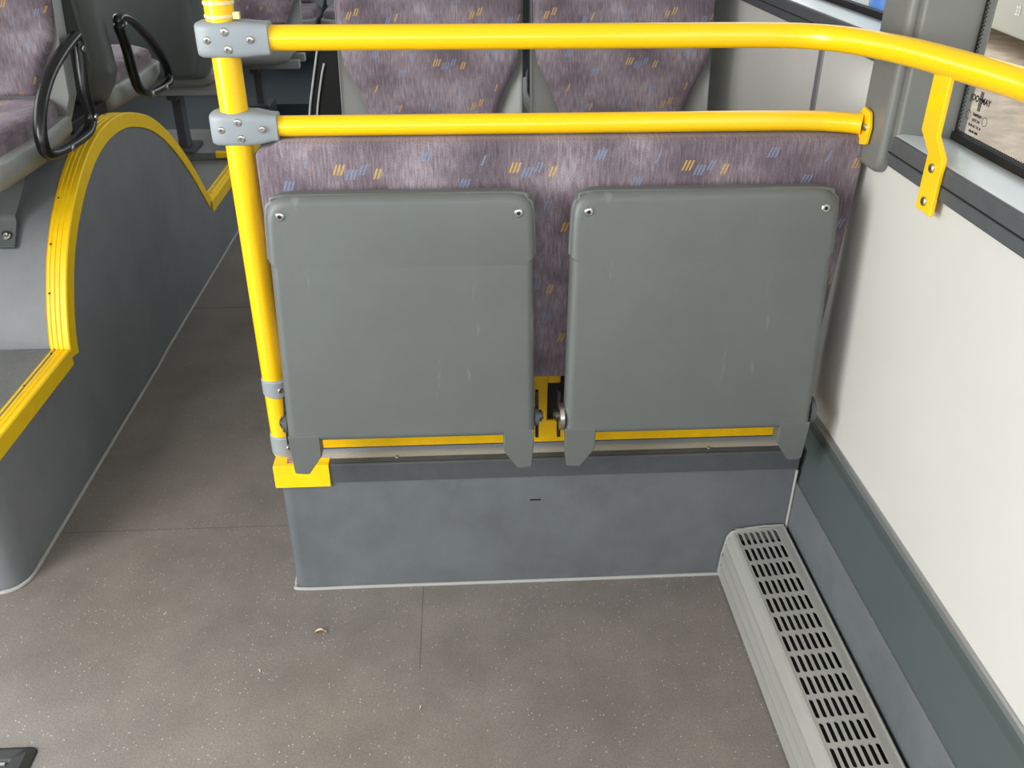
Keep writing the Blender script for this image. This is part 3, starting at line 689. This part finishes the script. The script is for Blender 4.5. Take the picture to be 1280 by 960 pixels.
# ------------------------------------------------------------------ outside the windows
struct('ground_outside', MB().box(WX+.2, 40, -20, 40, -.45, -.35), mat('sandy_gravel', (245, 222, 200), .9, rgb2=(205, 182, 162), vscale=5, bump=.6, bscale=30), 'sandy gravel yard outside the right windows', 'ground')
struct('ground_outside', MB().box(-40, LEFT-.2, -20, 40, -.45, -.35), mat('grey_asphalt', (130, 128, 124), .9, var=.1, vscale=20), 'grey asphalt outside the left windows', 'ground')
vb = thing('parked_white_bus', 'pale parked bus seen through the near right window, numbered 33', 'bus', (5.5, 9.0, -.35), math.radians(-8))
VW = mat('white_bus_paint', (205, 205, 196), .35)
MB().prism(rounded([(0, .20), (2.3, .20), (2.3, 3.2), (0, 3.2)], [.03, .03, .2, .2], 4), 'y', -6, 6).build('body', VW, vb, smooth=30)
MB().box(-.006, .0, -6, 6, .555, .566).build('panel_seam', DGREY, vb)
for yy in (-3.8, 3.8): MB().cyl((-.02, yy, .48), (1, 0, 0), .48, .3, 28).build('wheel', BLACKM, vb)
MB().box(-.004, .01, -5.6, 5.6, 1.3, 2.6).build('window_strip', mat('tinted_glass', (30, 34, 38), .1), vb)
MB().box(-.012, .005, .62, .72, .66, .74).build('vent_flap', mat('vent_grey', (120, 120, 122), .5), vb)
t33 = text('33', .12, mat('white_number', (255, 255, 255), .4), vb, 0, 0, 'fleet_number', x=-.004, ext=.001)
t33.matrix_parent_inverse = Matrix(); t33.matrix_basis = Matrix(((0, 0, -1, -.006), (-1, 0, 0, .20), (0, 1, 0, .40), (0, 0, 0, 1)))
def hoarding(y0, y1, m, name, label):
    root = thing('hoarding', label, 'hoarding', (3.0, (y0+y1)/2, -.35))
    pts = []; n = int((y1-y0)/.05)
    for k in range(n+1):
        pts.append((3.0+(.018 if k % 4 in (0, 1) else 0), y0+(y1-y0)*k/n))
    poly = pts+[(x+.012, y) for x, y in reversed(pts)]
    under(MB().prism(poly, 'z', .42, 1.9).build('corrugated_sheet', m), root)
    under(MB().box(2.94, 3.12, y0, y1, -.35, .42).build('footing', mat('grey_concrete', (150, 148, 145), .8)), root)
hoarding(5.7, 6.93, mat('bright_blue_paint', (45, 160, 255), .35, rgb2=(70, 125, 225), vscale=5), 'blue', 'bright blue corrugated sheet outside the far right window')
hoarding(6.94, 9.5, mat('white_sheet_paint', (235, 235, 230), .4), 'white', 'white corrugated sheet next to the blue one outside the far window')

# ------------------------------------------------------------------ camera
cam = bpy.data.cameras.new('camera'); co = bpy.data.objects.new('camera', cam); C.objects.link(co)
F = 1118.0
def nrm(v): return Vector(v).normalized()
Yc = nrm((568-640, -165-480, F)); Zc = -nrm((634-640, 1940, F)); Zc = (Zc-Yc*Zc.dot(Yc)).normalized(); Xc = Yc.cross(Zc)
# rows: world axes in camera coordinates (x right, y down, z forward)
if Xc.x < 0: Xc = -Xc
right = Vector((Xc[0], Yc[0], Zc[0])); down = Vector((Xc[1], Yc[1], Zc[1])); fwd = Vector((Xc[2], Yc[2], Zc[2]))
R = Matrix((right, -down, -fwd)).transposed()
co.matrix_world = Matrix.Translation((0, 0, 1.3)) @ R.to_4x4()
cam.sensor_width = 36; cam.lens = F/1280*36; cam.clip_start = .02; cam.clip_end = 100
bpy.context.scene.camera = co

# ------------------------------------------------------------------ light: daylight through the glazing and doorway
def area(name, loc, size, size_y, rot, power, col=(1, 1, 1)):
    l = bpy.data.lights.new(name, 'AREA'); l.shape = 'RECTANGLE'; l.size = size; l.size_y = size_y; l.energy = power; l.color = col
    o = bpy.data.objects.new(name, l); C.objects.link(o); o.location = loc; o.rotation_euler = rot; return o
T = math.radians(28)
area('daylight_door', (LEFT-.12, .1, 1.15), 1.8, 1.4, (0, -PI/2+T, 0), 112, (1, .99, .97))
area('daylight_left', (LEFT-.12, 3.2, 1.65), .8, 3.6, (0, -PI/2+.2, 0), 34, (.98, .99, 1))
area('daylight_left_front', (LEFT-.12, -1.9, 1.55), .9, 2.0, (0, -PI/2+T, 0), 40, (1, 1, 1))
area('daylight_right', (GX+.10, -1.0, 1.5), .9, 2.8, (0, PI/2-T, 0), 17, (1, 1, 1))
area('daylight_right_back', (GX+.10, 4.8, 1.55), .8, 4.0, (0, PI/2-T, 0), 16, (1, 1, 1))
area('daylight_windscreen', (-.5, Y0-.15, 1.5), 2.2, 1.2, (PI/2-.3, 0, 0), 28, (.98, .99, 1))
w = bpy.data.worlds.new('world'); bpy.context.scene.world = w; w.use_nodes = True
bg = w.node_tree.nodes['Background']; bg.inputs[0].default_value = (.92, .96, 1, 1); bg.inputs[1].default_value = 2.2

sc = bpy.context.scene
sc.view_settings.view_transform = 'Standard'; sc.view_settings.look = 'None'; sc.view_settings.gamma = 1; sc.view_settings.use_curve_mapping = False
sc.view_settings.exposure = -.27
sc.cycles.use_denoising = True
sc.cycles.max_bounces = 8; sc.cycles.diffuse_bounces = 4; sc.cycles.transparent_max_bounces = 12; sc.cycles.caustics_reflective = False
